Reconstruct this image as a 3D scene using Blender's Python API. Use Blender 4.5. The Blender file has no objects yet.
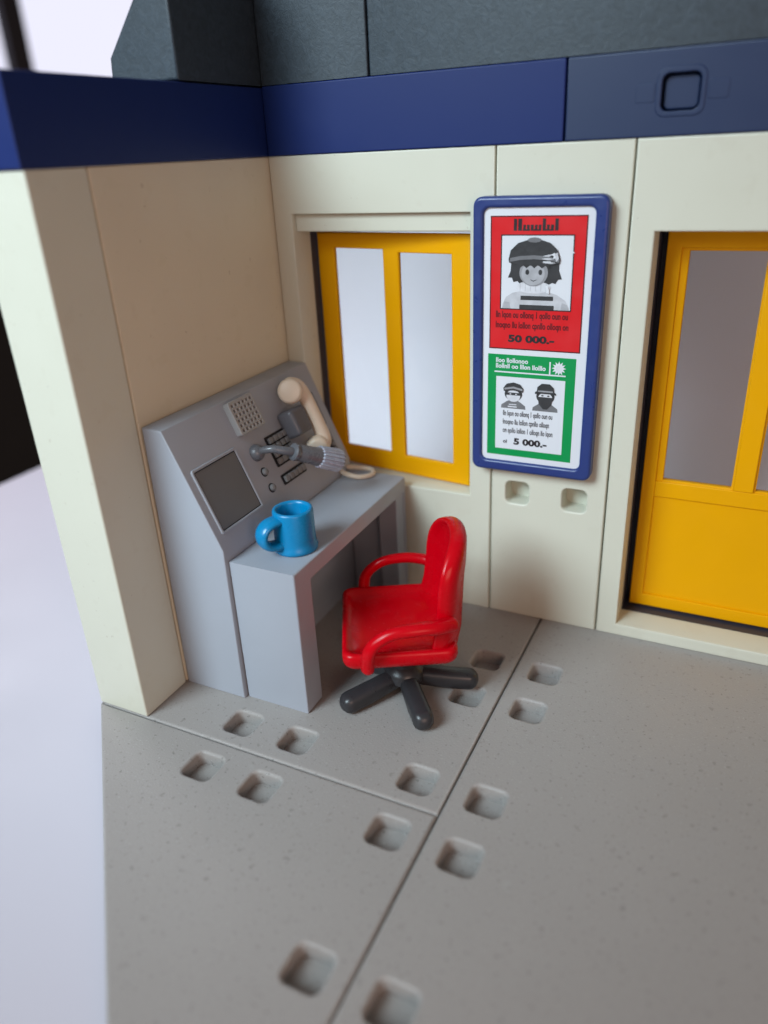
import bpy, bmesh, math, random
from mathutils import Vector, Matrix, Euler
random.seed(7)
S = 0.0125                       # one model unit (a tenth of the wall height) in metres
C = bpy.context.scene.collection
PI = math.pi

# ------------------------------------------------------------------ materials
def new_mat(name):
    m = bpy.data.materials.new(name); m.use_nodes = True
    nt = m.node_tree; b = nt.nodes['Principled BSDF']
    return m, nt, b

def plastic(name, col, rough=0.4, spec=0.5, var=0.06, vscale=1.3, bump=0.02, bscale=60, speck=None, sss=0.0, rvar=0.1, scuff=0.0):
    """Moulded plastic: faint large-scale tone variation, fine surface grain, patchy gloss, optional specks."""
    m, nt, b = new_mat(name)
    N, L = nt.nodes, nt.links
    tc = N.new('ShaderNodeTexCoord')
    n1 = N.new('ShaderNodeTexNoise'); n1.inputs['Scale'].default_value = vscale; n1.inputs['Detail'].default_value = 5
    L.new(tc.outputs['Object'], n1.inputs['Vector'])
    mx = N.new('ShaderNodeMix'); mx.data_type = 'RGBA'
    lo = [c*(1-var) for c in col]; hi = [min(1, c*(1+var)) for c in col]
    mx.inputs['A'].default_value = (*lo, 1); mx.inputs['B'].default_value = (*hi, 1)
    L.new(n1.outputs['Fac'], mx.inputs['Factor'])
    out = mx.outputs['Result']
    if speck:
        for sc, thr, scol, amt in speck:
            ns = N.new('ShaderNodeTexNoise'); ns.inputs['Scale'].default_value = sc; ns.inputs['Detail'].default_value = 2
            L.new(tc.outputs['Object'], ns.inputs['Vector'])
            mr = N.new('ShaderNodeMapRange'); mr.inputs['From Min'].default_value = thr; mr.inputs['From Max'].default_value = thr+0.06
            mr.inputs['To Max'].default_value = amt
            L.new(ns.outputs['Fac'], mr.inputs['Value'])
            m2 = N.new('ShaderNodeMix'); m2.data_type = 'RGBA'
            L.new(mr.outputs['Result'], m2.inputs['Factor']); L.new(out, m2.inputs['A'])
            m2.inputs['B'].default_value = (*scol, 1); out = m2.outputs['Result']
    L.new(out, b.inputs['Base Color'])
    n2 = N.new('ShaderNodeTexNoise'); n2.inputs['Scale'].default_value = vscale*3.1; n2.inputs['Detail'].default_value = 6
    L.new(tc.outputs['Object'], n2.inputs['Vector'])
    rr = N.new('ShaderNodeMapRange'); rr.inputs['From Min'].default_value = .3; rr.inputs['From Max'].default_value = .7
    rr.inputs['To Min'].default_value = max(.03, rough-rvar); rr.inputs['To Max'].default_value = rough+rvar
    L.new(n2.outputs['Fac'], rr.inputs['Value']); L.new(rr.outputs['Result'], b.inputs['Roughness'])
    if bump:
        n3 = N.new('ShaderNodeTexNoise'); n3.inputs['Scale'].default_value = bscale; n3.inputs['Detail'].default_value = 3
        L.new(tc.outputs['Object'], n3.inputs['Vector'])
        bp = N.new('ShaderNodeBump'); bp.inputs['Strength'].default_value = bump; bp.inputs['Distance'].default_value = S*.1
        L.new(n3.outputs['Fac'], bp.inputs['Height']); L.new(bp.outputs['Normal'], b.inputs['Normal'])
    b.inputs['Specular IOR Level'].default_value = spec
    if sss:
        b.inputs['Subsurface Weight'].default_value = sss
        b.inputs['Subsurface Radius'].default_value = (S*.25, S*.2, S*.12)
        b.inputs['Subsurface Scale'].default_value = 1.0
    return m

M = {}
M['cream'] = plastic('cream_plastic', (.61, .60, .50), .42, .4, .03, .55, .03, 45, speck=[(9, .71, (.42, .36, .27), .35), (2.2, .62, (.57, .55, .45), .3), (18, .745, (.3, .27, .22), .5)])
M['cream_warm_lit'] = plastic('warm_lit_cream_plastic', (.67, .60, .46), .45, .4, .05, .55, .03, 45, speck=[(7, .70, (.42, .33, .22), .4), (2.0, .62, (.62, .55, .40), .3), (17, .745, (.28, .22, .16), .5)])  # tan tint puts warm bounce light into the colour; specks are stains and scuffs
M['yellow'] = plastic('yellow_plastic', (.78, .36, .0), .42, .15, .05, .8, .02, 40, speck=[(8, .77, (.4, .16, .0), .5)])
M['navy_liner'] = plastic('navy_liner_plastic', (.033, .034, .052), .4, .4, .1, 1)
M['band_blue'] = plastic('blue_band_plastic', (.008, .021, .115), .42, .25, .03, .7, .03, 45, rvar=.03, speck=[(6, .76, (.01, .015, .06), .5)])
M['band_slate'] = plastic('faded_blue_band_plastic', (.010, .024, .078), .45, .45, .04, .7, .03, 45, rvar=.03)
M['poster_blue'] = plastic('poster_frame_blue', (.020, .040, .17), .35, .5, .08, 1.2, .02, 45)
M['grey'] = plastic('desk_grey_plastic', (.34, .363, .41), .42, .4, .04, .8, .03, 60, speck=[(14, .75, (.2, .2, .2), .3)])
M['grey_mid'] = plastic('grille_grey_plastic', (.33, .335, .34), .4, .45, .04)
M['screen'] = plastic('screen_grey_plastic', (.13, .13, .135), .36, .45, .04, 1.5, .0, rvar=.03)
M['key'] = plastic('key_grey_plastic', (.20, .20, .205), .38, .5, .06)
M['gunmetal'] = plastic('gunmetal_plastic', (.12, .125, .14), .3, .6, .1, 2)
M['mic_rib'] = plastic('bluish_silver_plastic', (.36, .40, .49), .26, .7, .08, 2)
M['black'] = plastic('black_recess', (.02, .02, .022), .55, .3, .1)
M['holder'] = plastic('holder_grey', (.105, .105, .12), .38, .5, .08)
M['bone'] = plastic('bone_beige_plastic', (.68, .56, .44), .4, .45, .05, 1.2, .015, 60, sss=.1)
M['mug'] = plastic('mug_blue_plastic', (.0, .20, .43), .3, .5, .07, 1.2, .012, 60)
M['red'] = plastic('red_plastic', (.52, .0, .006), .24, .22, .03, 1.1, .012, 60, speck=[(26, .735, (.62, .22, .2), .25)])
M['base'] = plastic('charcoal_plastic', (.030, .029, .032), .36, .5, .1, 1.5, .02, 70, speck=[(24, .74, (.2, .2, .2), .3)])
M['floor'] = plastic('speckled_grey_floor_plastic', (.338, .314, .298), .5, .35, .06, .3, .10, 26,
                     speck=[(6.5, .655, (.20, .185, .17), .5), (15, .645, (.15, .14, .135), .55), (26, .64, (.47, .46, .44), .5), (3.3, .68, (.22, .2, .185), .28), (1.6, .70, (.40, .39, .375), .3)])
M['white'] = plastic('white_table_laminate', (.61, .595, .67), .5, .3, .02, .12, .0, 10)
M['backdrop'] = plastic('white_backdrop_card', (.74, .73, .76), .8, .2, .015, .1, .0)
M['room'] = plastic('dark_room_wall', (.03, .026, .026), .7, .2, .3, .05, 0)
M['frame_dark'] = plastic('dark_window_frame', (.02, .016, .022), .5, .3, .1, .2, 0)
def paper(name, col): return plastic(name, col, .38, .4, .02, .8, .0)
M['paper'] = paper('white_paper', (.66, .67, .71))
M['p_red'] = paper('red_print', (.62, .012, .016))
M['p_green'] = paper('green_print', (.0, .26, .065))
M['p_black'] = paper('black_print', (.025, .022, .025))
M['p_maroon'] = paper('dark_red_print', (.09, .010, .014))
for k, v in (('g1', .04), ('g2', .16), ('g3', .27), ('g3b', .38), ('g4', .5), ('g5', .62)):
    M[k] = plastic('grey_print_' + k, (v, v, v*1.06), .38, .4, .28, 6.5, .0)

def slate_mat():
    m, nt, b = new_mat('textured_slate_plastic'); N, L = nt.nodes, nt.links
    tc = N.new('ShaderNodeTexCoord')
    mp = N.new('ShaderNodeMapping'); mp.inputs['Rotation'].default_value = (0.3, .5, .4)
    L.new(tc.outputs['Object'], mp.inputs['Vector'])
    n = N.new('ShaderNodeTexNoise'); n.inputs['Scale'].default_value = 7; n.inputs['Detail'].default_value = 8; n.inputs['Roughness'].default_value = .65
    n.inputs['Distortion'].default_value = 1.2
    L.new(mp.outputs['Vector'], n.inputs['Vector'])
    cr = N.new('ShaderNodeValToRGB'); cr.color_ramp.elements[0].position = .35; cr.color_ramp.elements[1].position = .72
    cr.color_ramp.elements[0].color = (.020, .031, .042, 1); cr.color_ramp.elements[1].color = (.036, .053, .072, 1)
    L.new(n.outputs['Fac'], cr.inputs['Fac']); L.new(cr.outputs['Color'], b.inputs['Base Color'])
    bp = N.new('ShaderNodeBump'); bp.inputs['Strength'].default_value = .10; bp.inputs['Distance'].default_value = S*.12
    L.new(n.outputs['Fac'], bp.inputs['Height']); L.new(bp.outputs['Normal'], b.inputs['Normal'])
    b.inputs['Roughness'].default_value = .5; b.inputs['Specular IOR Level'].default_value = .5
    return m
M['slate'] = slate_mat()

def clear_mat():
    m, nt, b = new_mat('clear_pane_plastic'); N, L = nt.nodes, nt.links
    tr = N.new('ShaderNodeBsdfTransparent'); tr.inputs['Color'].default_value = (.97, .97, .98, 1)
    gl = N.new('ShaderNodeBsdfGlossy'); gl.inputs['Roughness'].default_value = .08
    fr = N.new('ShaderNodeFresnel'); fr.inputs['IOR'].default_value = 1.35
    mx = N.new('ShaderNodeMixShader')
    L.new(fr.outputs['Fac'], mx.inputs['Fac']); L.new(tr.outputs['BSDF'], mx.inputs[1]); L.new(gl.outputs['BSDF'], mx.inputs[2])
    L.new(mx.outputs['Shader'], N['Material Output'].inputs['Surface'])
    return m
M['clear'] = clear_mat()

def emit_mat(name, col, st):
    m, nt, b = new_mat(name)
    b.inputs['Base Color'].default_value = (0, 0, 0, 1); b.inputs['Emission Color'].default_value = (*col, 1); b.inputs['Emission Strength'].default_value = st
    return m
M['daylight'] = emit_mat('bright_window_daylight', (.80, .80, .95), 1.0)

# ------------------------------------------------------------------ object helpers
def link(name, me, mat, parent=None, bevel=0, seg=3, smooth=True, loc=(0, 0, 0), rot=(0, 0, 0), ang=40):
    o = bpy.data.objects.new(name, me); C.objects.link(o)
    if mat is not None and not me.materials: me.materials.append(M[mat] if isinstance(mat, str) else mat)
    if smooth:
        if smooth != 'keep':
            for p in me.polygons: p.use_smooth = True
        flat = [not p.use_smooth for p in me.polygons]
        me.set_sharp_from_angle(angle=math.radians(ang))
        for p, f in zip(me.polygons, flat): p.use_smooth = not f
    if bevel:
        b = o.modifiers.new('edge', 'BEVEL'); b.width = bevel; b.segments = seg; b.limit_method = 'ANGLE'; b.angle_limit = math.radians(40)
        b.harden_normals = True
    if parent is not None: o.parent = parent; o.location = loc
    else: o.location = Vector(loc)*S; o.scale = (S, S, S)
    o.rotation_euler = rot
    return o

def mesh_from(bm, name='m'):
    bmesh.ops.recalc_face_normals(bm, faces=bm.faces[:])
    me = bpy.data.meshes.new(name); bm.to_mesh(me); bm.free(); return me

def thing(name, label, cat, loc=(0, 0, 0), rot=(0, 0, 0), group=None):
    o = bpy.data.objects.new(name, None); C.objects.link(o)
    o.empty_display_size = .5
    o.location = Vector(loc)*S; o.rotation_euler = rot; o.scale = (S, S, S)
    o['label'] = label; o['category'] = cat
    if group: o['group'] = group
    return o

def tag(o, label, cat, group=None):
    o['label'] = label; o['category'] = cat
    if group: o['group'] = group
    return o

def struct(o): o['kind'] = 'structure'; return o

def rrect(x0, y0, x1, y1, r=0, n=6):
    if r <= 0: return [(x0, y0), (x1, y0), (x1, y1), (x0, y1)]
    pts = []
    for cx, cy, a0 in ((x1-r, y0+r, -PI/2), (x1-r, y1-r, 0), (x0+r, y1-r, PI/2), (x0+r, y0+r, PI)):
        for i in range(n+1):
            a = a0 + PI/2*i/n; pts.append((cx+r*math.cos(a), cy+r*math.sin(a)))
    return pts

def circle(cx, cy, rx, ry=None, n=28):
    ry = rx if ry is None else ry
    return [(cx+rx*math.cos(2*PI*i/n), cy+ry*math.sin(2*PI*i/n)) for i in range(n)]

def offset_loop(lp, d):
    n = len(lp); out = []
    for i in range(n):
        p0, p1, p2 = lp[i-1], lp[i], lp[(i+1) % n]
        a = Vector((p1[0]-p0[0], p1[1]-p0[1])).normalized(); b = Vector((p2[0]-p1[0], p2[1]-p1[1])).normalized()
        n1 = Vector((-a.y, a.x)); n2 = Vector((-b.y, b.x)); k = max(.25, 1+n1.dot(n2))
        o = (n1+n2)*(d/k); out.append((p1[0]+o.x, p1[1]+o.y))
    return out
def area2(lp): return sum(lp[i-1][0]*lp[i][1]-lp[i][0]*lp[i-1][1] for i in range(len(lp)))

def plate_bm(outer, holes, t, fmap, bm=None, bev=0, seg=3):
    """Plate with holes: outline in 2-D, thickness t along w, rounded edges; fmap(u, v, w) -> xyz. Caps are flat shaded."""
    bm = bm or bmesh.new()
    loops = [list(outer)] + [list(h) for h in holes]
    loops = [lp if area2(lp) > 0 else lp[::-1] for lp in loops]
    if bev: prof = [(bev*(1-math.sin(PI/2*k/seg)), bev*(1-math.cos(PI/2*k/seg))) for k in range(seg+1)]
    else: prof = [(0, 0)]
    prof = [(a, w) for a, w in prof]
    steps = prof + [(a, t-w) for a, w in reversed(prof)]
    allr = []
    for li, lp in enumerate(loops):
        sg = 1 if li == 0 else -1
        allr.append([[bm.verts.new(fmap(u, v, w)) for u, v in (offset_loop(lp, a*sg) if a else lp)] for a, w in steps])
    for k in (0, -1):
        if len(loops) == 1: bm.faces.new(allr[0][k]).smooth = False
        else:
            es = []
            for r in allr:
                vs = r[k]
                for i in range(len(vs)): es.append(bm.edges.new((vs[i], vs[(i+1) % len(vs)])))
            for f in bmesh.ops.triangle_fill(bm, edges=es, use_beauty=True)['geom']:
                if isinstance(f, bmesh.types.BMFace): f.smooth = False
    for r in allr:
        for a, b in zip(r, r[1:]):
            n = len(a)
            for i in range(n):
                j = (i+1) % n; bm.faces.new((a[i], a[j], b[j], b[i])).smooth = True
    return bm

XZ = lambda y0: (lambda u, v, w: (u, y0+w, v))      # u=x, v=z, thickness goes +y
XY = lambda z0: (lambda u, v, w: (u, v, z0+w))
def plate(name, outer, holes, t, fmap, mat, parent=None, bevel=.03, **k):
    seg = k.pop('seg', 3)
    return link(name, mesh_from(plate_bm(outer, holes, t, fmap, None, bevel, seg)), mat, parent, 0, smooth='keep', **k)

def box_bm(bm, x0, x1, y0, y1, z0, z1):
    v = [bm.verts.new(p) for p in ((x0,y0,z0),(x1,y0,z0),(x1,y1,z0),(x0,y1,z0),(x0,y0,z1),(x1,y0,z1),(x1,y1,z1),(x0,y1,z1))]
    for f in ((0,3,2,1),(4,5,6,7),(0,1,5,4),(1,2,6,5),(2,3,7,6),(3,0,4,7)): bm.faces.new([v[i] for i in f])
    return bm
def box(name, x0, x1, y0, y1, z0, z1, mat, parent=None, bevel=.03, **k):
    return link(name, mesh_from(box_bm(bmesh.new(), x0, x1, y0, y1, z0, z1)), mat, parent, bevel, **k)

def flat_bm(bm, loops, fmap, w):
    """flat printed shape: outline(s) at height w"""
    vs = [[bm.verts.new(fmap(u, v, w)) for u, v in lp] for lp in loops]
    if len(vs) == 1: bm.faces.new(vs[0])
    else:
        es = []
        for r in vs:
            for i in range(len(r)): es.append(bm.edges.new((r[i], r[(i+1) % len(r)])))
        bmesh.ops.triangle_fill(bm, edges=es, use_beauty=True)
    return bm

def tube_bm(path, radii, n=16, flat=1.0, up=(0, 0, 1), caps='round', bm=None, sq=1.0):
    """Sweep an ellipse (radius r across, r*flat along the frame's up) along a polyline with given radii."""
    bm = bm or bmesh.new()
    P = [Vector(p) for p in path]; m = len(P); up = Vector(up)
    T = []
    for i in range(m):
        a = P[max(0, i-1)]; b = P[min(m-1, i+1)]; T.append((b-a).normalized())
    rings = []; SD = []
    for t in T:
        if not SD:
            sd = t.cross(up)
            if sd.length < 1e-4: sd = t.cross(Vector((1, 0, .01)))
        else: sd = SD[-1] - t*t.dot(SD[-1])
        SD.append(sd.normalized())
    def ring(c, t, r, f=flat):
        sd = min(zip(T, SD), key=lambda q: (q[0]-t).length)[1]; u = sd.cross(t).normalized()
        pw = lambda q: math.copysign(abs(q)**sq, q)
        return [bm.verts.new(c + sd*pw(math.cos(2*PI*k/n))*r + u*pw(math.sin(2*PI*k/n))*r*f) for k in range(n)]
    if caps == 'round':
        for k in range(4):
            a = PI/2*(k/4); rings.append(ring(P[0]-T[0]*radii[0]*math.cos(a)*min(1, flat), T[0], max(1e-3, radii[0]*math.sin(a)+.004)))
    for i in range(m): rings.append(ring(P[i], T[i], radii[i]))
    if caps == 'round':
        for k in range(1, 5):
            a = PI/2*(k/4); rings.append(ring(P[-1]+T[-1]*radii[-1]*math.sin(a)*min(1, flat), T[-1], max(1e-3, radii[-1]*math.cos(a)+.004)))
    for a, b in zip(rings, rings[1:]):
        for k in range(n):
            j = (k+1) % n; bm.faces.new((a[k], a[j], b[j], b[k]))
    bm.faces.new(rings[0][::-1]); bm.faces.new(rings[-1])
    return bm

def smooth_path(pts, sub=6):
    P = [Vector(p) for p in pts]; out = []
    for i in range(len(P)-1):
        p0 = P[max(0, i-1)]; p1 = P[i]; p2 = P[i+1]; p3 = P[min(len(P)-1, i+2)]
        for k in range(sub):
            t = k/sub
            out.append(.5*((2*p1)+(p2-p0)*t+(2*p0-5*p1+4*p2-p3)*t*t+(-p0+3*p1-3*p2+p3)*t**3))
    out.append(P[-1]); return out

def lathe_bm(profile, n=40, mat=Matrix(), bm=None, closed=False):
    bm = bm or bmesh.new(); rings = []
    for r, z in profile:
        if r < 1e-5: rings.append([bm.verts.new(mat @ Vector((0, 0, z)))])
        else: rings.append([bm.verts.new(mat @ Vector((r*math.cos(2*PI*k/n), r*math.sin(2*PI*k/n), z))) for k in range(n)])
    for a, b in zip(rings, rings[1:]):
        if len(a) == 1 and len(b) == 1: continue
        for k in range(n):
            j = (k+1) % n
            if len(a) == 1: bm.faces.new((a[0], b[j], b[k]))
            elif len(b) == 1: bm.faces.new((a[k], a[j], b[0]))
            else: bm.faces.new((a[k], a[j], b[j], b[k]))
    return bm

def pillow_bm(outline, top, bottom, fmap, centre=(0, 0)):
    """Closed soft slab: rings of the outline scaled about the centre. top/bottom = [(scale, w)] from rim to centre."""
    bm = bmesh.new(); cx, cy = centre
    n = len(outline)
    def ring(s, w): return [bm.verts.new(fmap(cx+(u-cx)*s, cy+(v-cy)*s, w)) for u, v in outline]
    rings = [ring(s, w) for s, w in reversed(bottom)] + [ring(s, w) for s, w in top]
    for a, b in zip(rings, rings[1:]):
        for k in range(n):
            j = (k+1) % n; bm.faces.new((a[k], a[j], b[j], b[k]))
    bm.faces.new(rings[0][::-1]); bm.faces.new(rings[-1])
    return bm

# ------------------------------------------------------------------ surface and far room
struct(box('white_table', -14.9, 40, -30, 40, -1.6, -.6, 'white', None, .1))
cv = [(4, -.597), (4, -.9), (10.6, -.9), (10.6, 9.2), (10.3, 9.2)] + [(5.3+5*math.cos(a), 4.4+5*math.sin(a)) for a in [-PI/2*k/24 for k in range(25)]]
struct(link('backdrop', mesh_from(plate_bm(cv, [], 60, lambda u, v, w: (-14.8+w, u, v))), 'backdrop', None, 0))
bm = box_bm(bmesh.new(), -61, -60, -60, 140, -70, 9); struct(link('background_wall', mesh_from(bm), 'room'))
rw = thing('room_window', 'bright out of focus room window with dark mullion beyond the toy wall', 'window', (-60, 47, 10))
box('frame', 0, 1.0, -.5, 1.8, 0, 40, 'frame_dark', rw, 0)
box('transom', 0, 1.0, -22, 40, 17.6, 20.5, 'frame_dark', rw, 0).rotation_euler = (0, 0, 0)
box('pane', -.6, -.4, -22, 40, -1, 40, 'daylight', rw, 0)

# ------------------------------------------------------------------ floor plates
HS, HR = .30, .13       # half size of a peg hole
def hole(x, y): return rrect(x-HS, y-HS, x+HS, y+HS, HR, 4)
X1, Y1 = 6.25, -6.3
g = .012
def floor_plate(outer, centres, label):
    t = thing('floor_plate', label, 'floor plate', (0, 0, 0), group='floor plates of the toy room')
    plate('plate', outer, [hole(*c) for c in centres], .36, XY(-.36), 'floor', t, .055)
    plate('underside', [((u-2.5)*.997+2.5, (v+4)*.997-4) for u, v in outer], [], .3, XY(-.60), 'floor', t, 0)
    return t
hy = [-1.95, -3.2, -5.7]
floor_plate([(-1.25, Y1+g), (X1-g, Y1+g), (X1-g, 1.25), (-1.25, 1.25)],
            [(X1-.63, y) for y in hy] + [(1.875, -5.68), (3.125, -5.68)],
            'grey speckled floor plate under the grey desk and red chair')
floor_plate([(-1.25, Y1-g), (5.2, Y1-g-6.45), (X1-g, Y1-g-6.45), (X1-g, Y1-g)],
            [(1.875, -6.94), (3.125, -6.94), (X1-.63, -6.94), (X1-.63, -9.45)],
            'grey floor plate with cut off corner, in front of the desk plate')
floor_plate([(X1+g, Y1-6.45), (13.8, Y1-6.45), (13.8, 1.25), (X1+g, 1.25)],
            [(X1+.63, y) for y in hy] + [(X1+.63, -6.94), (X1+.63, -9.45)],
            'large grey floor plate in front of the poster and yellow door')

# ------------------------------------------------------------------ walls
H = 10.0
# left wall: end post + long panel
t = tag(box('wall_post', -1.25, 0, Y1, -5.085, .0, H, 'cream', None, .04), 'narrow cream end post of left wall, front face brightly lit', 'wall post')
t = tag(box('wall_panel', -1.25, 0, -5.06, 1.25, .0, H, 'cream_warm_lit', None, .04), 'plain warmly lit cream wall panel behind the grey desk', 'wall panel')
# window wall panel
t = thing('wall_panel', 'cream wall panel with the yellow framed window above the desk', 'wall panel', (0, 0, 0))
plate('wall', rrect(.012, 0, 4.985, H), [[(.46, 2.9), (4.5, 2.9), (4.5, 8.86), (.46, 8.86)]], 1.25, XZ(0), 'cream', t, .03)
box('window_head', .462, 4.498, .14, 1.2, 8.495, 8.858, 'cream', t, .03)
plate('window_liner', rrect(.10, 2.4, 4.9, 9.1), [rrect(.475, 2.86, 4.49, 8.46)], .56, XZ(.69), 'navy_liner', t, .0)
def sash_map(u, v, w):      # hinged at the right, standing a little ajar
    a = math.atan2(.50, 3.85); hx, hy_ = 4.36, .40
    d = hx-u
    return (hx-d*math.cos(a)+w*math.sin(a), hy_+d*math.sin(a)+w*math.cos(a), v)
sash = link('sash', mesh_from(plate_bm(rrect(.47, 2.92, 4.36, 8.42), [rrect(.92, 3.40, 2.23, 8.08), rrect(2.63, 3.38, 3.92, 8.02)], .13, sash_map, None, .035)), 'yellow', t, 0, smooth='keep')
for x0, x1 in ((.88, 2.26), (2.60, 3.96)):
    link('pane', mesh_from(plate_bm(rrect(x0, 3.3, x1, 8.12), [], .03, lambda u, v, w: sash_map(u, v, w+.05))), 'clear', sash)
# plain panel with two sockets
t = thing('wall_panel', 'plain cream wall panel carrying the wanted poster, two peg sockets below', 'wall panel', (0, 0, 0))
plate('wall', rrect(5.015, 0, 7.485, H), [rrect(x-.26, 2.85, x+.26, 3.37, .12, 4) for x in (5.6, 6.84)], .5, XZ(0), 'cream', t, .035)
box('wall_back', 5.03, 7.47, .502, 1.25, 0, H, 'cream', t, 0)
# door panel
t = thing('wall_panel', 'cream wall panel with the glazed yellow door', 'wall panel', (0, 0, 0))
plate('wall', rrect(7.515, 0, 12.48, H), [rrect(7.94, .28, 12.05, 8.5)], 1.25, XZ(0), 'cream', t, .035)
plate('door_liner', rrect(7.6, .1, 12.4, 9.0), [rrect(7.955, .285, 12.03, 8.62)], .58, XZ(.67), 'navy_liner', t, .0)
plate('light_leak_ring', rrect(7.6, .1, 12.4, 9.0), [rrect(8.22, .5, 11.8, 8.3)], .05, XZ(1.195), 'navy_liner', t, 0)  # ring added behind the door to stop light leaking past its edge
d = plate('door', rrect(8.06, .33, 12.0, 8.44), [rrect(8.47, 3.42, 9.80, 8.06), rrect(10.26, 3.42, 11.59, 8.06)], .18, XZ(1.0), 'yellow', t, .03)
plate('door_rim', rrect(8.06, .33, 12.0, 8.44), [rrect(8.33, .62, 11.73, 8.12)], .06, XZ(.942), 'yellow', d, .025)
plate('lower_rail', rrect(8.33, 3.05, 11.73, 3.40), [], .05, XZ(.952), 'yellow', d, .02)
plate('mullion', rrect(9.84, 3.40, 10.22, 8.12), [], .07, XZ(.935), 'yellow', d, .025)
for x0, x1 in ((8.45, 9.82), (10.24, 11.61)):
    plate('pane', rrect(x0, 3.4, x1, 8.08), [], .03, XZ(1.06), 'clear', d, 0)

# ------------------------------------------------------------------ blue band
tag(box('blue_band', -1.27, .012, Y1-.05, 1.27, 10.003, 11.27, 'band_blue', None, .03), 'dark blue band along the top of left wall', 'wall band')
tag(box('blue_band', .025, 6.235, -.02, 1.27, 10.003, 11.29, 'band_blue', None, .03), 'smooth blue band over the window and wanted poster', 'wall band')
t = thing('blue_band', 'faded slate blue band over the door, square clip in it', 'wall band')
plate('band', rrect(6.262, 10.003, 12.5, 11.29), [rrect(7.78, 10.33, 8.48, 10.98, .13, 5)], .35, XZ(-.02), 'band_slate', t, .03)
box('band_back', 6.27, 12.49, .332, 1.27, 10.03, 11.28, 'band_slate', t, 0)
plate('clip', rrect(7.74, 10.29, 8.52, 11.02, .16, 5), [rrect(7.83, 10.38, 8.43, 10.93, .11, 5)], .1, XZ(-.034), 'band_slate', t, .02)
plate('clip_face', rrect(7.85, 10.40, 8.41, 10.91, .1, 5), [], .2, XZ(.1), 'band_slate', t, .03)
for x0, x1 in ((7.42, 7.72), (8.54, 8.86)):
    plate('clip_lug', rrect(x0, 10.52, x1, 10.80, .03, 3), [], .04, XZ(-.028), 'band_slate', t, .008)

# ------------------------------------------------------------------ roof pieces
prof = [(0, 11.3), (1.55, 11.3), (1.5, 11.75), (.78, 12.56), (.3, 13.4), (0, 13.4)]
t = thing('roof_corner', 'dark slate roof corner piece with sloping end above left wall', 'roof piece')
plate('roof', [(-u, v) for u, v in prof], [], 3.9, lambda u, v, w: (u, -2.55+w, v), 'slate', t, .05)
tall = [(0, 11.3), (1.55, 11.3), (1.5, 11.75), (.9, 18), (0, 18)]  # height above the view is made up, to keep the backdrop in shade
plate('roof', tall, [], 2.44, lambda u, v, w: (.01+w, u, v), 'slate', t, .04)
o = plate('roof_piece', tall, [], 10.0, lambda u, v, w: (2.48+w, u, v), 'slate', None, .04)
tag(o, 'long dark slate roof piece running above the back wall bands', 'roof piece')

# ------------------------------------------------------------------ console desk
desk = thing('console_desk', 'light grey control desk with sloping console in the corner', 'desk', (0, 0, 0))
cons = [(.02, 0), (1.48, 0), (1.50, 3.42), (.50, 5.66), (.06, 5.68)]
console = plate('console', cons, [], 5.0, lambda u, v, w: (u, -5.05+w, v), 'grey', desk, .022)
# table part: top, two ends, hollow below
plate('desk_top', [(-4.96, .005), (-4.40, .005), (-4.40, 2.79), (-.20, 2.79), (-.20, .005), (-.09, .005), (-.09, 3.16), (-4.96, 3.16)], [], 1.444,
      lambda u, v, w: (1.506+w, u, v), 'grey', desk, .035)
box('side_panel', 2.46, 2.935, -.58, -.202, .005, 2.80, 'grey', desk, .03)
# frame of the sloping face
nrm = Vector((.9131, 0, .4076)); sl = Vector((.4076, 0, -.9131)); O0 = Vector((.50, 0, 5.66))
def SL(y, s, o=0.): return O0 + sl*s + nrm*o + Vector((0, y, 0))
fSL = lambda base: (lambda u, v, w: SL(u, v, base+w))
# screen: raised rim and sunken glass
scr = plate('screen', rrect(-4.80, .95, -3.585, 2.12), [], .02, fSL(.0), 'screen', desk, .004)
plate('recess', rrect(-4.84, .91, -3.545, 2.16), [], .012, fSL(.0), 'black', scr, 0)
plate('bezel', rrect(-4.88, .87, -3.49, 2.20, .06, 4), [rrect(-4.82, .93, -3.565, 2.14, .02, 3)], .065, fSL(-.028), 'grey', scr, .02)
# loudspeaker grille
hs = []
for i in range(6):
    for j in range(6):
        cy, cs = -3.17+i*.122, .15+j*.105
        hs.append(rrect(cy-.03, cs-.026, cy+.03, cs+.026))
gr = plate('speaker_grille', rrect(-3.28, .05, -2.45, .76, .05, 3), hs, .16, fSL(-.02), 'grey_mid', desk, .012, seg=1)
plate('grille_backing', rrect(-3.25, .08, -2.48, .73), [], .05, fSL(0.0), 'black', gr, 0)
# key fields: dark recess plate with rows of small keys
def keypad(y0, s0, ny, ns, ky=.17, ks=.15, name='keypad', skip=()):
    p = .03
    bk = plate(name, rrect(y0-p, s0-p, y0+ny*ky+p, s0+ns*ks+p, .03, 3), [], .025, fSL(-.005), 'black', desk, 0)
    bm = bmesh.new()
    for i in range(ny):
        for j in range(ns):
            a, b = y0+i*ky+.015, s0+j*ks+.014
            lo = [(a, b), (a+ky-.03, b), (a+ky-.03, b+ks-.028), (a, b+ks-.028)]
            plate_bm(lo, [], .07, fSL(.012), bm)
    link('keys', mesh_from(bm), 'key', bk, .022)
    return bk
keypad(-2.55, 1.05, 4, 4, .17, .155)
keypad(-2.60, 1.90, 5, 1, .165, .165, 'key_strip')
keypad(-.52, .68, 1, 5, .15, .15, 'key_strip')
keypad(-.54, 1.60, 1, 4, .15, .13, 'key_strip')
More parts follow.
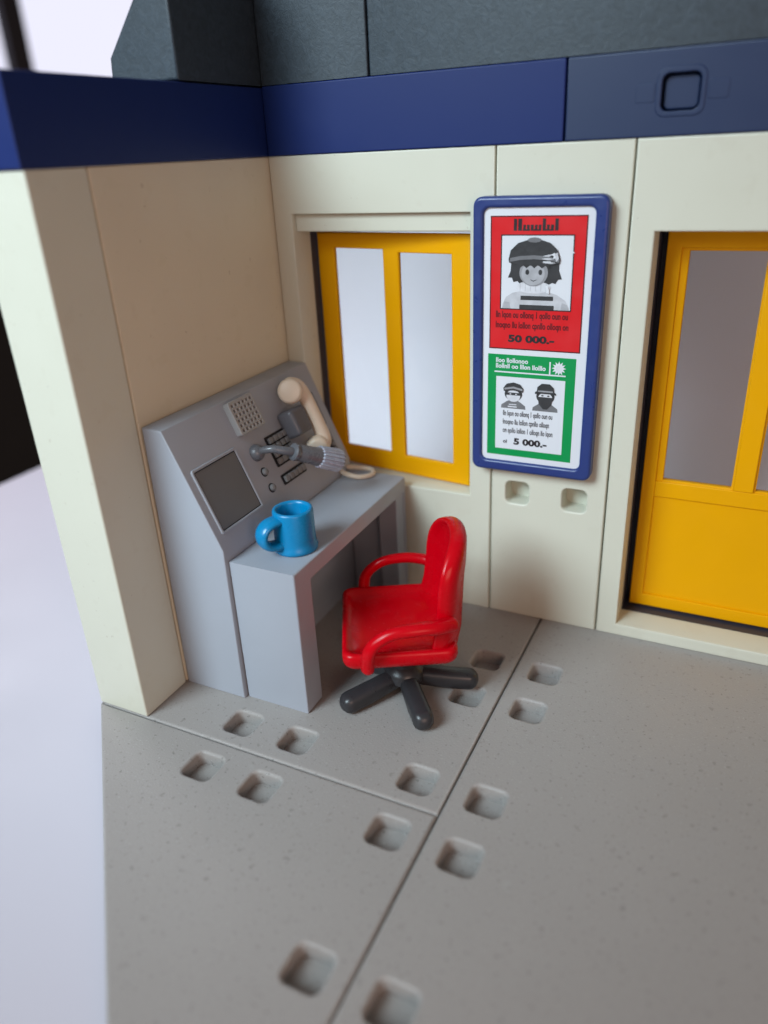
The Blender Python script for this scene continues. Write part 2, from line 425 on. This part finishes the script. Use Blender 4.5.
for s in (1.62, 1.98):
    R_ = Matrix.Translation(SL(-3.03, s, 0)) @ nrm.to_track_quat('Z', 'Y').to_matrix().to_4x4()
    kb = link('push_button', mesh_from(lathe_bm([(0, .085), (.05, .08), (.07, .06), (.075, 0), (.075, -.02)], 24, R_)), 'key', desk)
    link('button_ring', mesh_from(lathe_bm([(.075, .0), (.08, .014), (.095, .014), (.10, 0), (.10, -.01)], 24, R_)), 'black', kb)
# microphone on its gooseneck
P = [SL(-3.01, 1.20, .0), SL(-3.01, 1.20, .22), SL(-2.97, 1.25, .42), SL(-2.86, 1.36, .55), SL(-2.72, 1.46, .62), SL(-2.6, 1.54, .65)]
P = smooth_path(P, 5)
mic = link('microphone', mesh_from(tube_bm(P, [.07+.03*i/len(P) for i in range(len(P))], 18, up=(0, 1, 0))), 'gunmetal', desk)
Q = Matrix.Translation(SL(-3.01, 1.20, 0)) @ nrm.to_track_quat('Z', 'Y').to_matrix().to_4x4()
link('ball_joint', mesh_from(lathe_bm([(.175, -.02), (.175, .04), (.16, .10), (.12, .16), (.05, .195), (0, .2)], 28, Q)), 'gunmetal', mic)
a, b = SL(-2.70, 1.47, .63), SL(-2.16, 1.83, .77); e = SL(-1.70, 2.14, .88)
ax = (e-a).normalized(); Q = Matrix.Translation(a) @ ax.to_track_quat('Z', 'Y').to_matrix().to_4x4()
l1 = (b-a).length; l2 = (e-a).length
link('microphone_body', mesh_from(lathe_bm([(0, -.01), (.15, 0), (.18, .03), (.18, .09), (.155, .12), (.175, .16), (.185, l1*.7), (.20, l1)], 28, Q)), 'gunmetal', mic)
bm = bmesh.new(); n = 72; rings = []
for z, rr in ((l1-.02, .19), (l1+.02, .235), (l2-.05, .255), (l2, .225), (l2+.01, .15), (l2-.03, .13)):
    rings.append([bm.verts.new(Q @ Vector(((rr*(1 if (k//2) % 2 or rr < .16 else .87))*math.cos(2*PI*k/n), (rr*(1 if (k//2) % 2 or rr < .16 else .87))*math.sin(2*PI*k/n), z))) for k in range(n)])
for r0, r1 in zip(rings, rings[1:]):
    for k in range(n): bm.faces.new((r0[k], r0[(k+1) % n], r1[(k+1) % n], r1[k]))
bm.faces.new(rings[-1]); bm.faces.new(rings[0][::-1])
link('microphone_head', mesh_from(bm), 'mic_rib', mic, ang=25)
link('head_cap', mesh_from(lathe_bm([(.215, l2-.02), (.20, l2+.012), (.14, l2+.02), (0, l2+.02)], 28, Q)), 'gunmetal', mic)
# handset holder
plate('handset_holder', rrect(-1.92, .74, -1.36, 1.33, .09, 5), [], .44, fSL(-.02), 'holder', desk, .09)

# ------------------------------------------------------------------ telephone handset
hand = thing('telephone_handset', 'beige telephone handset hanging in its dark holder, cord trailing', 'telephone', SL(-1.3, 1.05, .0))
def H_(y, s, o): return SL(y, s, o) - SL(-1.3, 1.05, 0)
pts = smooth_path([H_(-1.42, .30, .36), H_(-1.31, .40, .42), H_(-1.24, .66, .44), H_(-1.21, 1.0, .44), H_(-1.20, 1.36, .42), H_(-1.23, 1.64, .40), H_(-1.36, 1.78, .34)], 5)
rad = [.168+.02*math.cos(2*PI*i/(len(pts)-1)) for i in range(len(pts))]
link('handle', mesh_from(tube_bm(pts, rad, 20, up=nrm)), 'bone', hand, ang=60)
def cup(name, y, s, o, r, dirv):
    d_ = (Vector((0, 1, 0))*dirv[0] + sl*dirv[1] + nrm*dirv[2]).normalized()
    Q = Matrix.Translation(H_(y, s, o)) @ d_.to_track_quat('Z', 'Y').to_matrix().to_4x4()
    return link(name, mesh_from(lathe_bm([(0, .17), (r*.72, .168), (r*.9, .14), (r, .05), (r*.98, -.05), (r*.8, -.16), (r*.45, -.22), (0, -.235)], 36, Q)), 'bone', hand, ang=60)
cup('earpiece', -1.52, .40, .36, .275, (-1, -.1, .55))
cup('mouthpiece', -1.43, 1.72, .33, .25, (-1, .35, .5))
cp = smooth_path([SL(-1.3, 1.9, .28), SL(-1.05, 2.2, .3), Vector((1.35, -.45, 3.32)), Vector((1.68, -.62, 3.27)), Vector((2.05, -.62, 3.24)), Vector((2.24, -.36, 3.23)), Vector((2.08, -.10, 3.23)), Vector((1.75, -.12, 3.24)), Vector((1.54, -.2, 3.25))], 8)
o0 = SL(-1.3, 1.05, 0)
link('cord', mesh_from(tube_bm([p-o0 for p in cp], [.056]*len(cp), 12)), 'bone', hand, ang=60)

# ------------------------------------------------------------------ mug
MX, MY, MZ = 2.42, -4.0, 3.162
mug = thing('coffee_mug', 'bright blue mug standing on the grey desk top', 'mug', (MX, MY, MZ), (0, 0, 0))
r = .39
link('cup', mesh_from(lathe_bm([(0, 0), (r+.01, 0), (r+.035, .02), (r+.04, .08), (r+.018, .115), (r+.01, .22), (r, .80), (r-.012, .835), (r-.045, .85), (r-.08, .835), (r-.095, .79), (r-.11, .25), (r-.15, .19), (0, .18)], 48)), 'mug', mug, ang=60)
ha = math.radians(243)     # the way the handle points
hp = []
for k in range(17):
    a = -PI*.58 + PI*1.16*k/16
    rr = r-.01 + .33*math.copysign(abs(math.cos(a))**.8, math.cos(a)); zz = .44 + .25*math.sin(a)
    hp.append((rr*math.cos(ha), rr*math.sin(ha), zz))
link('handle', mesh_from(tube_bm(hp, [.088]*17, 24, flat=2.1, up=(-math.sin(ha), math.cos(ha), 0), caps='flat')), 'mug', mug, ang=60)

# ------------------------------------------------------------------ swivel chair
CX, CY = 4.27, -3.28
yaw = math.atan2(-.48, -.88)
chair = thing('swivel_chair', 'red moulded swivel chair on a five armed charcoal base', 'chair', (CX, CY, 0), (0, 0, yaw))
# local axes: +x forward, +y the sitter's left, z up
W = 1.27
seat_out = rrect(-.98, -W, 1.20, W, .22, 6)
def seat_map(u, v, w):
    dish = -.05*math.cos(min(1, abs(v)/W)*PI/2)
    return (u, v, 1.50 + w + .03*(u/1.2)**2 + dish*(1 if w > 0 else .6))
top = [(1, -.10), (1, .0), (.985, .06), (.955, .09), (.91, .085), (.86, .03), (.80, -.02), (.6, -.05), (.3, -.06), (.05, -.06)]
bot = [(.985, -.18), (.95, -.24), (.88, -.28), (.6, -.30), (.05, -.30)]
link('seat', mesh_from(pillow_bm(seat_out, top, bot, seat_map, (.1, 0))), 'red', chair, ang=70)
# backrest: arched outline in (y, z)
bo = []
BW, z0, z1 = 1.07, 1.24, 3.55
for i in range(25):
    a = PI*i/24; bo.append((BW*math.copysign(abs(math.cos(a))**.75, math.cos(a)), 2.45+(z1-2.45)*abs(math.sin(a))**.75))
bo += [(-BW-.02, 2.2), (-BW-.05, 1.85), (-BW-.13, 1.5), (-BW-.10, 1.28), (-BW+.1, z0), (0, z0), (BW-.1, z0), (BW+.10, 1.28), (BW+.13, 1.5), (BW+.05, 1.85), (BW+.02, 2.2)]
def back_map(u, v, w):
    x = -.95 + .34*(abs(u)/BW)**2.2 - .05*(v-1.2) + w
    return (x, u, v)
top = [(1, -.10), (1, .0), (.985, .07), (.955, .10), (.91, .09), (.86, .03), (.78, -.02), (.5, -.04), (.25, -.04), (.05, -.04)]
bot = [(.985, -.15), (.95, -.20), (.88, -.225), (.6, -.23), (.05, -.23)]
link('backrest', mesh_from(pillow_bm(bo, top, bot, back_map, (0, 2.45))), 'red', chair, ang=70)
for sgn in (-1, 1):
    y = sgn*(W+.08)
    ap = smooth_path([(-.86, y-sgn*.24, 2.08), (-.6, y-sgn*.07, 2.14), (-.2, y+sgn*.01, 2.17), (.25, y+sgn*.02, 2.12), (.55, y+sgn*.02, 1.95), (.70, y+sgn*.02, 1.72), (.74, y-sgn*.05, 1.36)], 6)
    m = len(ap)
    link('armrest', mesh_from(tube_bm(ap, [.135+.012*math.cos(i/m*6) for i in range(m)], 18, flat=.85, up=(-1, 0, .6))), 'red', chair, ang=70)
base = link('swivel_base', mesh_from(lathe_bm([(0, 1.12), (.30, 1.12), (.34, 1.08), (.34, .92), (.30, .86), (.27, .80), (.27, .62), (.36, .54), (.42, .44), (.4, .3), (.3, .24), (0, .22)], 36)), 'base', chair)
base.location = (Matrix.Rotation(-yaw, 3, 'Z') @ Vector((.09, -.17, 0)))
a0 = math.atan2(-4.30+3.28, 5.12-4.27) - yaw
for k in range(5):
    a = a0 + 2*PI*k/5; dx, dy = math.cos(a), math.sin(a)
    lp = [(dx*q, dy*q, zz) for q, zz in ((.25, .32), (.6, .28), (.95, .24), (1.30, .215))]
    bm = tube_bm(lp, [.18, .195, .203, .203], 24, flat=1.0, up=(0, 0, 1), sq=.72)
    for v in bm.verts: v.co.z = max(.012, v.co.z)
    link('leg', mesh_from(bm), 'base', base, ang=50)

# ------------------------------------------------------------------ wanted poster
po = thing('wanted_poster', 'blue framed notice board with red and green wanted notices', 'poster', (5.92, -.3, 6.45))
def PM(u, v, w): return (u-5.92, w, v-6.45)             # w>0 goes back to the wall
plate('frame', rrect(4.66, 3.71, 7.19, 9.15, .17, 5), [rrect(4.87, 3.94, 6.95, 8.95, .12, 5)], .298, PM, 'poster_blue', po, .06)
sheet = plate('notice_sheet', rrect(4.86, 3.93, 6.96, 8.96, .12, 5), [], .12, lambda u, v, w: PM(u, v, w+.07), 'paper', po, 0)
LAY = .003
def sh(name, loops, mat, layer, parent):
    bm = bmesh.new()
    for lp in loops: flat_bm(bm, lp if isinstance(lp[0], list) else [lp], lambda u, v, w: PM(u, v, .07-w), layer*LAY)
    return link(name, mesh_from(bm), mat, parent, 0, smooth=False)
def text(name, s, x, z, h, mat, layer, parent, width=None, bold=0.0, align='LEFT', spacing=1.0, fx=1.0):
    cu = bpy.data.curves.new('t', 'FONT'); cu.body = s; cu.size = 1.0; cu.offset = bold; cu.space_character = spacing; cu.resolution_u = 3
    ob = bpy.data.objects.new('t', cu); C.objects.link(ob)
    bpy.context.view_layer.update()
    me = bpy.data.meshes.new_from_object(ob.evaluated_get(bpy.context.evaluated_depsgraph_get()))
    bpy.data.objects.remove(ob)
    xs = [v.co.x for v in me.vertices]; a, b_ = min(xs), max(xs)
    k = h/.73
    kx = (width/(b_-a)) if width else k*fx
    for v in me.vertices:
        X = x + (v.co.x-a)*kx; Zz = z + v.co.y*k
        v.co = PM(X, Zz, .07-layer*LAY)
    return link(name, me, mat, parent, 0, smooth=False)
RX0, RX1, RZ0, RZ1 = 5.0, 6.82, 6.32, 8.81
red = sh('red_notice', [rrect(RX0, RZ0, RX1, RZ1)], 'p_red', 1, sheet)
sh('border', [[rrect(RX0, RZ0, RX1, RZ1), rrect(RX0+.022, RZ0+.022, RX1-.022, RZ1-.022)]], 'p_maroon', 2, red)
# heading: tall and short bars of cut off lettering
bars = []; x = 5.45
for hgt, wd in ((.21, .06), (.21, .075), (.105, .05), (.105, .05), (.105, .055), (.105, .05), (.105, .05), (.21, .06), (.105, .05), (.105, .055), (.21, .065)):
    bars.append(rrect(x, 8.545, x+wd, 8.545+hgt)); x += wd+.022
bars += [rrect(5.62, 8.545, 5.76, 8.57), rrect(5.80, 8.545, 5.95, 8.57), rrect(6.04, 8.545, 6.2, 8.57)]
sh('heading', bars[:11], 'p_black', 2, red); sh('heading_joins', bars[11:], 'p_black', 3, red)
PX0, PX1, PZ0, PZ1 = 5.23, 6.58, 7.12, 8.46
ph = sh('portrait', [rrect(PX0, PZ0, PX1, PZ1)], 'paper', 2, red)
sh('border', [[rrect(PX0-.02, PZ0-.02, PX1+.02, PZ1+.02), rrect(PX0, PZ0, PX1, PZ1)]], 'p_black', 3, ph)
def ell(cx, cz, rx, rz, a0=0, a1=360, n=24): return [(cx+rx*math.cos(math.radians(a0+(a1-a0)*i/n)), cz+rz*math.sin(math.radians(a0+(a1-a0)*i/n))) for i in range(n+(0 if a1-a0 == 360 else 1))]
cx = 5.86
# shoulders, striped jumper, collar, hair, face, cap - a generic portrait in greys
sh('shoulders', [[(PX0+.02, PZ0), (PX0+.03, 7.2), (5.33, 7.34), (5.46, 7.42), (5.6, 7.45), (6.15, 7.45), (6.32, 7.40), (6.48, 7.30), (6.55, 7.18), (6.56, PZ0)]], 'g4', 3, ph)
sh('stripe', [rrect(5.62, 7.29, 6.25, 7.37), rrect(5.60, PZ0, 6.27, 7.20)], 'g1', 4, ph)
sh('sleeve_shade', [[(PX0+.02, PZ0), (5.42, PZ0), (5.40, 7.24), (5.30, 7.25)], [(6.40, PZ0), (6.56, PZ0), (6.52, 7.22), (6.42, 7.26)]], 'g3b', 4, ph)
sh('hair', [[(5.42, 7.98), (5.41, 7.82), (5.36, 7.70), (5.44, 7.70), (5.47, 7.62), (5.55, 7.64), (5.62, 7.56), (5.72, 7.58), (5.74, 7.95), (6.00, 7.95), (6.06, 7.56), (6.14, 7.58), (6.22, 7.62), (6.28, 7.60), (6.33, 7.68), (6.40, 7.69), (6.34, 7.84), (6.34, 7.98), (6.1, 8.1), (5.6, 8.1)]], 'g1', 4, ph)
sh('collar', [ell(cx, 7.53, .34, .115)], 'g5', 5, ph)
sh('collar_fold', [rrect(5.60+.1*i, 7.46, 5.615+.1*i, 7.60) for i in range(6)], 'g4', 6, ph)
sh('face', [ell(cx, 7.80, .275, .25)], 'g3', 7, ph)
sh('cheek', [ell(cx-.01, 7.78, .225, .21)], 'g3b', 8, ph)
sh('eye', [ell(5.74, 7.81, .036, .05), ell(5.99, 7.81, .036, .05)], 'g1', 9, ph)
sh('mouth', [[(5.80, 7.68), (5.86, 7.655), (5.93, 7.68), (5.92, 7.665), (5.86, 7.638), (5.81, 7.665)]], 'g1', 9, ph)
sh('fringe', [[(5.56, 8.0), (5.58, 7.88), (5.66, 7.93), (5.72, 7.88), (5.80, 7.94), (5.87, 7.88), (5.94, 7.94), (6.02, 7.88), (6.08, 7.93), (6.16, 7.87), (6.17, 8.0)]], 'g1', 9, ph)
sh('cap', [[(5.38, 7.98), (5.37, 8.04), (5.41, 8.2), (5.55, 8.33), (5.75, 8.39), (5.98, 8.39), (6.17, 8.33), (6.30, 8.21), (6.36, 8.05), (6.35, 7.97), (6.1, 7.93), (5.6, 7.93)]], 'g1', 10, ph)
sh('cap_band', [[(5.40, 8.06), (5.6, 8.10), (5.86, 8.115), (6.1, 8.10), (6.33, 8.05), (6.34, 7.99), (6.1, 8.03), (5.86, 8.045), (5.6, 8.03), (5.39, 7.99)]], 'g2', 11, ph)
sh('cap_knob', [ell(cx, 8.385, .13, .045)], 'g2', 11, ph)
sh('print_wear', [[(6.02, 8.10), (6.14, 8.09), (6.20, 8.12), (6.28, 8.11), (6.24, 8.145), (6.12, 8.125)], [(6.0, 8.05), (6.13, 8.03), (6.24, 8.05), (6.16, 8.07), (6.06, 8.065)], [(6.02, 7.98), (6.2, 7.965), (6.28, 7.985), (6.16, 8.0)], [(6.25, 8.14), (6.30, 8.17), (6.33, 8.06), (6.29, 8.0), (6.26, 8.06)]], 'g4', 12, ph)
sh('print_wear', [[(6.19, 8.13), (6.25, 8.165), (6.275, 8.07), (6.22, 8.05), (6.235, 8.10)], [(6.02, 7.99), (6.2, 7.99), (6.18, 8.01), (6.05, 8.01)], [(6.1, 7.58), (6.16, 7.56), (6.18, 7.42), (6.12, 7.44)], [(6.56, 8.15), (6.62, 8.16), (6.6, 8.19), (6.55, 8.17)]], 'paper', 13, ph)
text('text_line', 'lln lqon ou ollonq 1 qollo oun ou', 5.13, 6.945, .125, 'p_maroon', 2, red, width=1.42, bold=.03)
text('text_line', 'lnoqno llu lollon cpnllo olloqn on', 5.13, 6.745, .125, 'p_maroon', 2, red, width=1.44, bold=.03)
text('price', '50 000.-', 5.39, 6.475, .135, 'p_black', 2, red, width=.92, bold=.05)
GX0, GX1, GZ0, GZ1 = 4.98, 6.76, 4.06, 6.21
gn = sh('green_notice', [rrect(GX0, GZ0, GX1, GZ1)], 'p_green', 1, sheet)
text('heading', 'lloo llollonoo', 5.15, 6.05, .095, 'paper', 2, gn, width=.66, bold=.03)
text('heading', 'llollnll oo lllon llolllo', 5.15, 5.935, .095, 'paper', 2, gn, width=1.02, bold=.03)
sh('rule', [rrect(5.12, 5.84, 6.57, 5.868)], 'paper', 2, gn); sh('rule', [rrect(6.24, 5.868, 6.268, 6.12)], 'paper', 3, gn)
st = []
for i in range(24):
    a = 2*PI*i/24; rr = .145 if i % 2 == 0 else .085; st.append((6.43+rr*math.cos(a), 6.0+rr*math.sin(a)))
em = sh('emblem', [st], 'paper', 2, gn); sh('emblem_centre', [ell(6.43, 6.0, .06, .06)], 'g5', 3, em)
wp = sh('notice_panel', [rrect(5.16, 4.21, 6.57, 5.76)], 'paper', 2, gn)
def small(cx, hat, mask, name):
    p = sh(name, [[(cx-.26, 5.10), (cx-.25, 5.17), (cx-.15, 5.24), (cx-.08, 5.28), (cx+.08, 5.28), (cx+.15, 5.24), (cx+.25, 5.17), (cx+.26, 5.10)]], 'g2', 3, wp)
    sh('hair', [ell(cx, 5.41, .185, .15)], 'g1', 4, p)
    sh('face', [ell(cx, 5.37, .145, .125)], 'g5', 5, p)
    if mask == 'eyes':
        sh('mask', [rrect(cx-.15, 5.385, cx+.15, 5.44, .02)], 'g1', 6, p); sh('eye', [ell(cx-.06, 5.41, .02, .012), ell(cx+.06, 5.41, .02, .012)], 'g5', 7, p)
        sh('cap', [[(cx-.2, 5.46), (cx-.21, 5.53), (cx-.14, 5.62), (cx, 5.655), (cx+.14, 5.62), (cx+.21, 5.53), (cx+.2, 5.46), (cx, 5.49)]], 'g1', 8, p)
        sh('cap_band', [[(cx-.19, 5.49), (cx, 5.53), (cx+.19, 5.49), (cx+.19, 5.53), (cx, 5.57), (cx-.19, 5.53)]], 'g3', 9, p)
        sh('shirt_mark', [rrect(cx-.11, 5.13, cx+.08, 5.155), rrect(cx-.09, 5.18, cx+.07, 5.2)], 'g5', 6, p)
    else:
        sh('mask', [[(cx-.15, 5.40), (cx+.15, 5.40), (cx+.13, 5.25), (cx+.04, 5.15), (cx-.04, 5.15), (cx-.13, 5.25)]], 'g1', 6, p)
        sh('eye', [ell(cx-.06, 5.43, .025, .014), ell(cx+.06, 5.43, .025, .014)], 'g1', 7, p)
        sh('hat', [[(cx-.215, 5.455), (cx-.21, 5.495), (cx-.175, 5.515), (cx-.165, 5.60), (cx-.08, 5.675), (cx+.08, 5.675), (cx+.165, 5.60), (cx+.175, 5.515), (cx+.21, 5.495), (cx+.215, 5.455), (cx+.12, 5.47), (cx-.12, 5.47)]], 'g1', 8, p)
        sh('hat_band', [rrect(cx-.15, 5.505, cx+.15, 5.535)], 'g3', 9, p)
small(5.53, 0, 'eyes', 'small_portrait'); small(6.19, 0, 'mouth', 'small_portrait')
text('text_line', 'lln lqon ou ollonq 1 qollo oun ou', 5.32, 4.945, .115, 'p_black', 3, wp, width=1.03, bold=.022)
text('text_line', 'lnoqno llu lollon cpnllo olloqn', 5.32, 4.76, .115, 'p_black', 3, wp, width=.97, bold=.022)
text('text_line', 'on qollo lollon 1 olloqn llo lqon', 5.32, 4.575, .115, 'p_black', 3, wp, width=1.05, bold=.022)
text('small_figures', 'oi', 5.33, 4.34, .085, 'p_black', 3, wp, width=.085, bold=.03)
text('price', '5 000.-', 5.56, 4.33, .135, 'p_black', 3, wp, width=.70, bold=.05)

# ------------------------------------------------------------------ lamps
def area(name, loc, target, size, val, col, spread=180, sizey=None):
    l = bpy.data.lights.new(name, 'AREA'); l.shape = 'RECTANGLE'; l.size = size*S; l.size_y = (sizey or size)*S
    l.energy = val*S*S; l.color = col; l.spread = math.radians(spread)
    o = bpy.data.objects.new(name, l); C.objects.link(o); o.location = Vector(loc)*S
    o.rotation_euler = (Vector(target)-Vector(loc)).to_track_quat('-Z', 'Y').to_euler()
    return o
area('front_window_light', (-9, -31, 26), (3, 1.2, 3), 18, 2250, (.72, .90, 1.0), 54)
area('backdrop_fill_light', (-8.6, 6, 5), (-3, 10, 2), 3, 29, (.76, .82, 1.0), 110)  # small unseen lamp added close to the backdrop to brighten it behind the panes
area('side_window_light', (-28, 4, 13), (-9, 2, 0), 9, 620, (.92, .90, 1.0), 70)
area('room_lamp_light', (24, -27, 11), (2, -9, 0), 12, 800, (1.0, .66, .53), 110)

w = bpy.data.worlds.new('World'); bpy.context.scene.world = w; w.use_nodes = True
bg = w.node_tree.nodes['Background']; bg.inputs['Color'].default_value = (1.0, .84, .75, 1); bg.inputs['Strength'].default_value = .19

# ------------------------------------------------------------------ camera
cam = bpy.data.cameras.new('Camera'); co = bpy.data.objects.new('Camera', cam); C.objects.link(co)
R3 = Matrix(((.89950837, .43445469, -.04619321), (.14886358, -.40416856, -.90248956), (-.41076067, .80492043, -.42822748)))
xr, yd, zf = R3[0], R3[1], R3[2]
mw = Matrix((( xr[0], -yd[0], -zf[0]), (xr[1], -yd[1], -zf[1]), (xr[2], -yd[2], -zf[2])))
co.matrix_world = Matrix.Translation(Vector((9.90497, -14.87255, 10.02249))*S) @ mw.to_4x4()
cam.sensor_fit = 'VERTICAL'; cam.sensor_height = 36; cam.lens = 36*763.703/1024
cam.clip_start = .005; cam.clip_end = 20
cam.dof.use_dof = True; cam.dof.focus_distance = 15.0*S; cam.dof.aperture_fstop = 7
bpy.context.scene.camera = co

sc = bpy.context.scene
sc.view_settings.view_transform = 'Standard'; sc.view_settings.look = 'None'; sc.view_settings.exposure = 0.12; sc.view_settings.gamma = 1
sc.cycles.max_bounces = 8; sc.cycles.diffuse_bounces = 5; sc.cycles.transparent_max_bounces = 12; sc.cycles.use_denoising = True
sc.cycles.sample_clamp_indirect = 4
